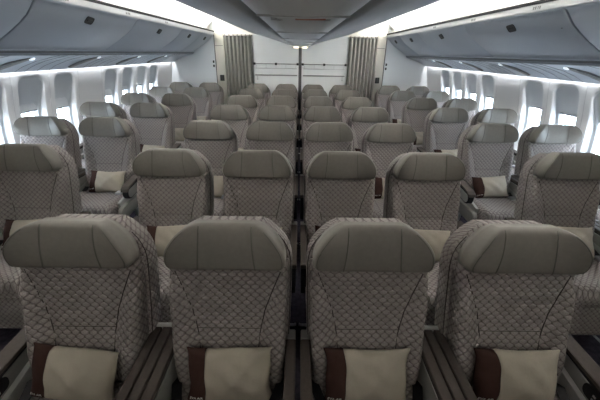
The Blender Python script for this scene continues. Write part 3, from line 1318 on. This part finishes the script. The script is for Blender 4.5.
def seat(kind, s, row):
    x = s * {'in': X_IN, 'out': X_OUT, 'ai': X_AI, 'wi': X_WI}[kind]
    y = ROW_Y[row] + (.0636 if kind in ('ai', 'wi') else 0)
    side = 'left' if s < 0 else 'right'
    where = {'out': 'middle block, outermost on the %s by the aisle', 'in': 'middle block, just %s of the centre gap',
             'ai': '%s window block, on its aisle side', 'wi': '%s window block, next to the windows'}[kind] % side
    lab = 'grey scale-patterned seat with leather headrest, %s row of %s' % (ORD[row], where)
    if len(lab.split()) > 16:
        lab = 'grey patterned seat, %s row of %s' % (ORD[row], where)
    grp = {'in': 'seats of the middle block', 'out': 'seats of the middle block', 'ai': 'seats of the %s window block' % side, 'wi': 'seats of the %s window block' % side}[kind]
    t = thing('airline_seat', lab, 'seat', (x, y, 0), grp)
    put('backrest', ME_BACK, t)
    put('back_shell', ME_SHELL, t)
    put('headrest', ME_HEAD, t, 'olive grey leather headrest')
    put('seat_cushion', ME_CUSH, t)
    put('leg_rest', ME_LEGREST, t)
    put('seat_pan', ME_PAN, t)
    put('leg', MES_LEG[-1], t)
    put('leg', MES_LEG[1], t)
    put('baggage_bar', ME_BAR, t)
    put('seat_belt', MES_BELT[-1], t)
    put('buckle', ME_BUCKLE, put('seat_belt', MES_BELT[1], t))
    if kind in ('out', 'ai', 'wi'):
        a = s if kind in ('out', 'wi') else -s
        arm = put('armrest', ME_ARM[a], t)
        put('arm_pad', ME_ARMCAP[a], arm)
        put('arm_side_panel', ME_ARMPANEL[a], arm)
        if kind != 'wi':
            put('remote_control', ME_REMOTE[a], arm)
            put('recline_link', ME_FOOT[a], t)
        put('side_shroud', ME_SHROUD[a], t)
        put('cushion_side_panel', ME_SIDE[a], t)
        b = -a
        put('cushion_side_panel', ME_SIDE[b], t)
    else:
        arm = put('armrest', ME_NARM[-s], t)
        put('arm_end_cap', ME_NCAP[-s], arm)
        put('cushion_side_panel', ME_SIDE[s], t)
    SEATS.append((t, kind, s, row))
    return t


def console(kind, s, row):
    side = 'left' if s < 0 else 'right'
    if kind == 'mid':
        x, y = s * (X_IN + X_OUT) / 2, ROW_Y[row]
        lab = 'wide brown armrest console between the two %s seats, %s row of the middle block' % (side, ORD[row])
    else:
        x, y = s * (X_AI + X_WI) / 2, ROW_Y[row] + .0636
        lab = 'wide brown armrest console between the paired seats, %s row by the %s windows' % (ORD[row], side)
    t = thing('armrest_console', lab, 'armrest', (x, y, 0), 'wide consoles between paired seats')
    put('console_body', ME_CBODY, t)
    put('console_top', ME_CTOP, t)
    for q in (-1, 1):
        put('console_side_panel', ME_CSIDE[q], t)
    put('console_end_plate', ME_CEND, t)
    put('console_leg', ME_CLEG, t)


PILLOW_POSE = {('out', -1, 1): (-.015, -.01, 6, 0), ('in', -1, 1): (.012, 0, -1, 0), ('in', 1, 1): (-.01, .0, 0, 1), ('out', 1, 1): (-.005, .005, 1, 1)}


def pillow(kind, s, row):
    x = s * {'in': X_IN, 'out': X_OUT, 'ai': X_AI, 'wi': X_WI}[kind]
    y = ROW_Y[row] + (.0636 if kind in ('ai', 'wi') else 0)
    side = 'left' if s < 0 else 'right'
    rnd = random.Random(row * 31 + int(x * 100))
    dx, dz, rot, v = PILLOW_POSE.get((kind, s, row), (rnd.uniform(-.015, .015), rnd.uniform(-.005, .006), rnd.uniform(-4, 4), rnd.randrange(3)))
    where = {'out': 'outer %s seat, middle block', 'in': 'seat just %s of the centre gap', 'ai': 'aisle seat, %s window block', 'wi': 'window seat, %s window block'}[kind] % side
    lab = 'cream pillow with brown band on the %s row %s' % (ORD[row], where)
    t = put('pillow', ME_PIL[v][0], None, lab, 'pillow', 'pillows on the seats')
    # leans on the backrest: rotate back by the recline plus a little
    lean = math.radians(-20 if row == 1 else -34)
    t.matrix_world = Matrix.Translation((x + dx, y - (.150 if row == 1 else .165), (.577 if row == 1 else .566) + dz)) @ Matrix.Rotation(lean, 4, 'X') @ Matrix.Rotation(math.radians(rot), 4, 'Y')
    put('brown_band', ME_PIL[v][1], t, 'dark brown band')
    if row <= 3:
        put('lettering', ME_TEXT, t)


# seats whose cushion is wholly hidden behind the rows in front carry no pillow here
SKIP_PILLOW = {('in', s, r) for s in (-1, 1) for r in range(3, 8)} | {('out', s, r) for s in (-1, 1) for r in (5, 6, 7)} | {('wi', s, r) for s in (-1, 1) for r in range(3, 8)} | {('ai', -1, 7), ('ai', 1, 7)}
for row in range(1, 8):
    for s in (-1, 1):
        for kind in ('out', 'in', 'ai', 'wi'):
            if kind == 'ai' and row < 2 or kind == 'wi' and row < 3:
                continue
            seat(kind, s, row)
            if (kind, s, row) not in SKIP_PILLOW:
                pillow(kind, s, row)
        if row <= 3:
            console('mid', s, row)
        if 2 <= row <= 4:
            console('side', s, row)
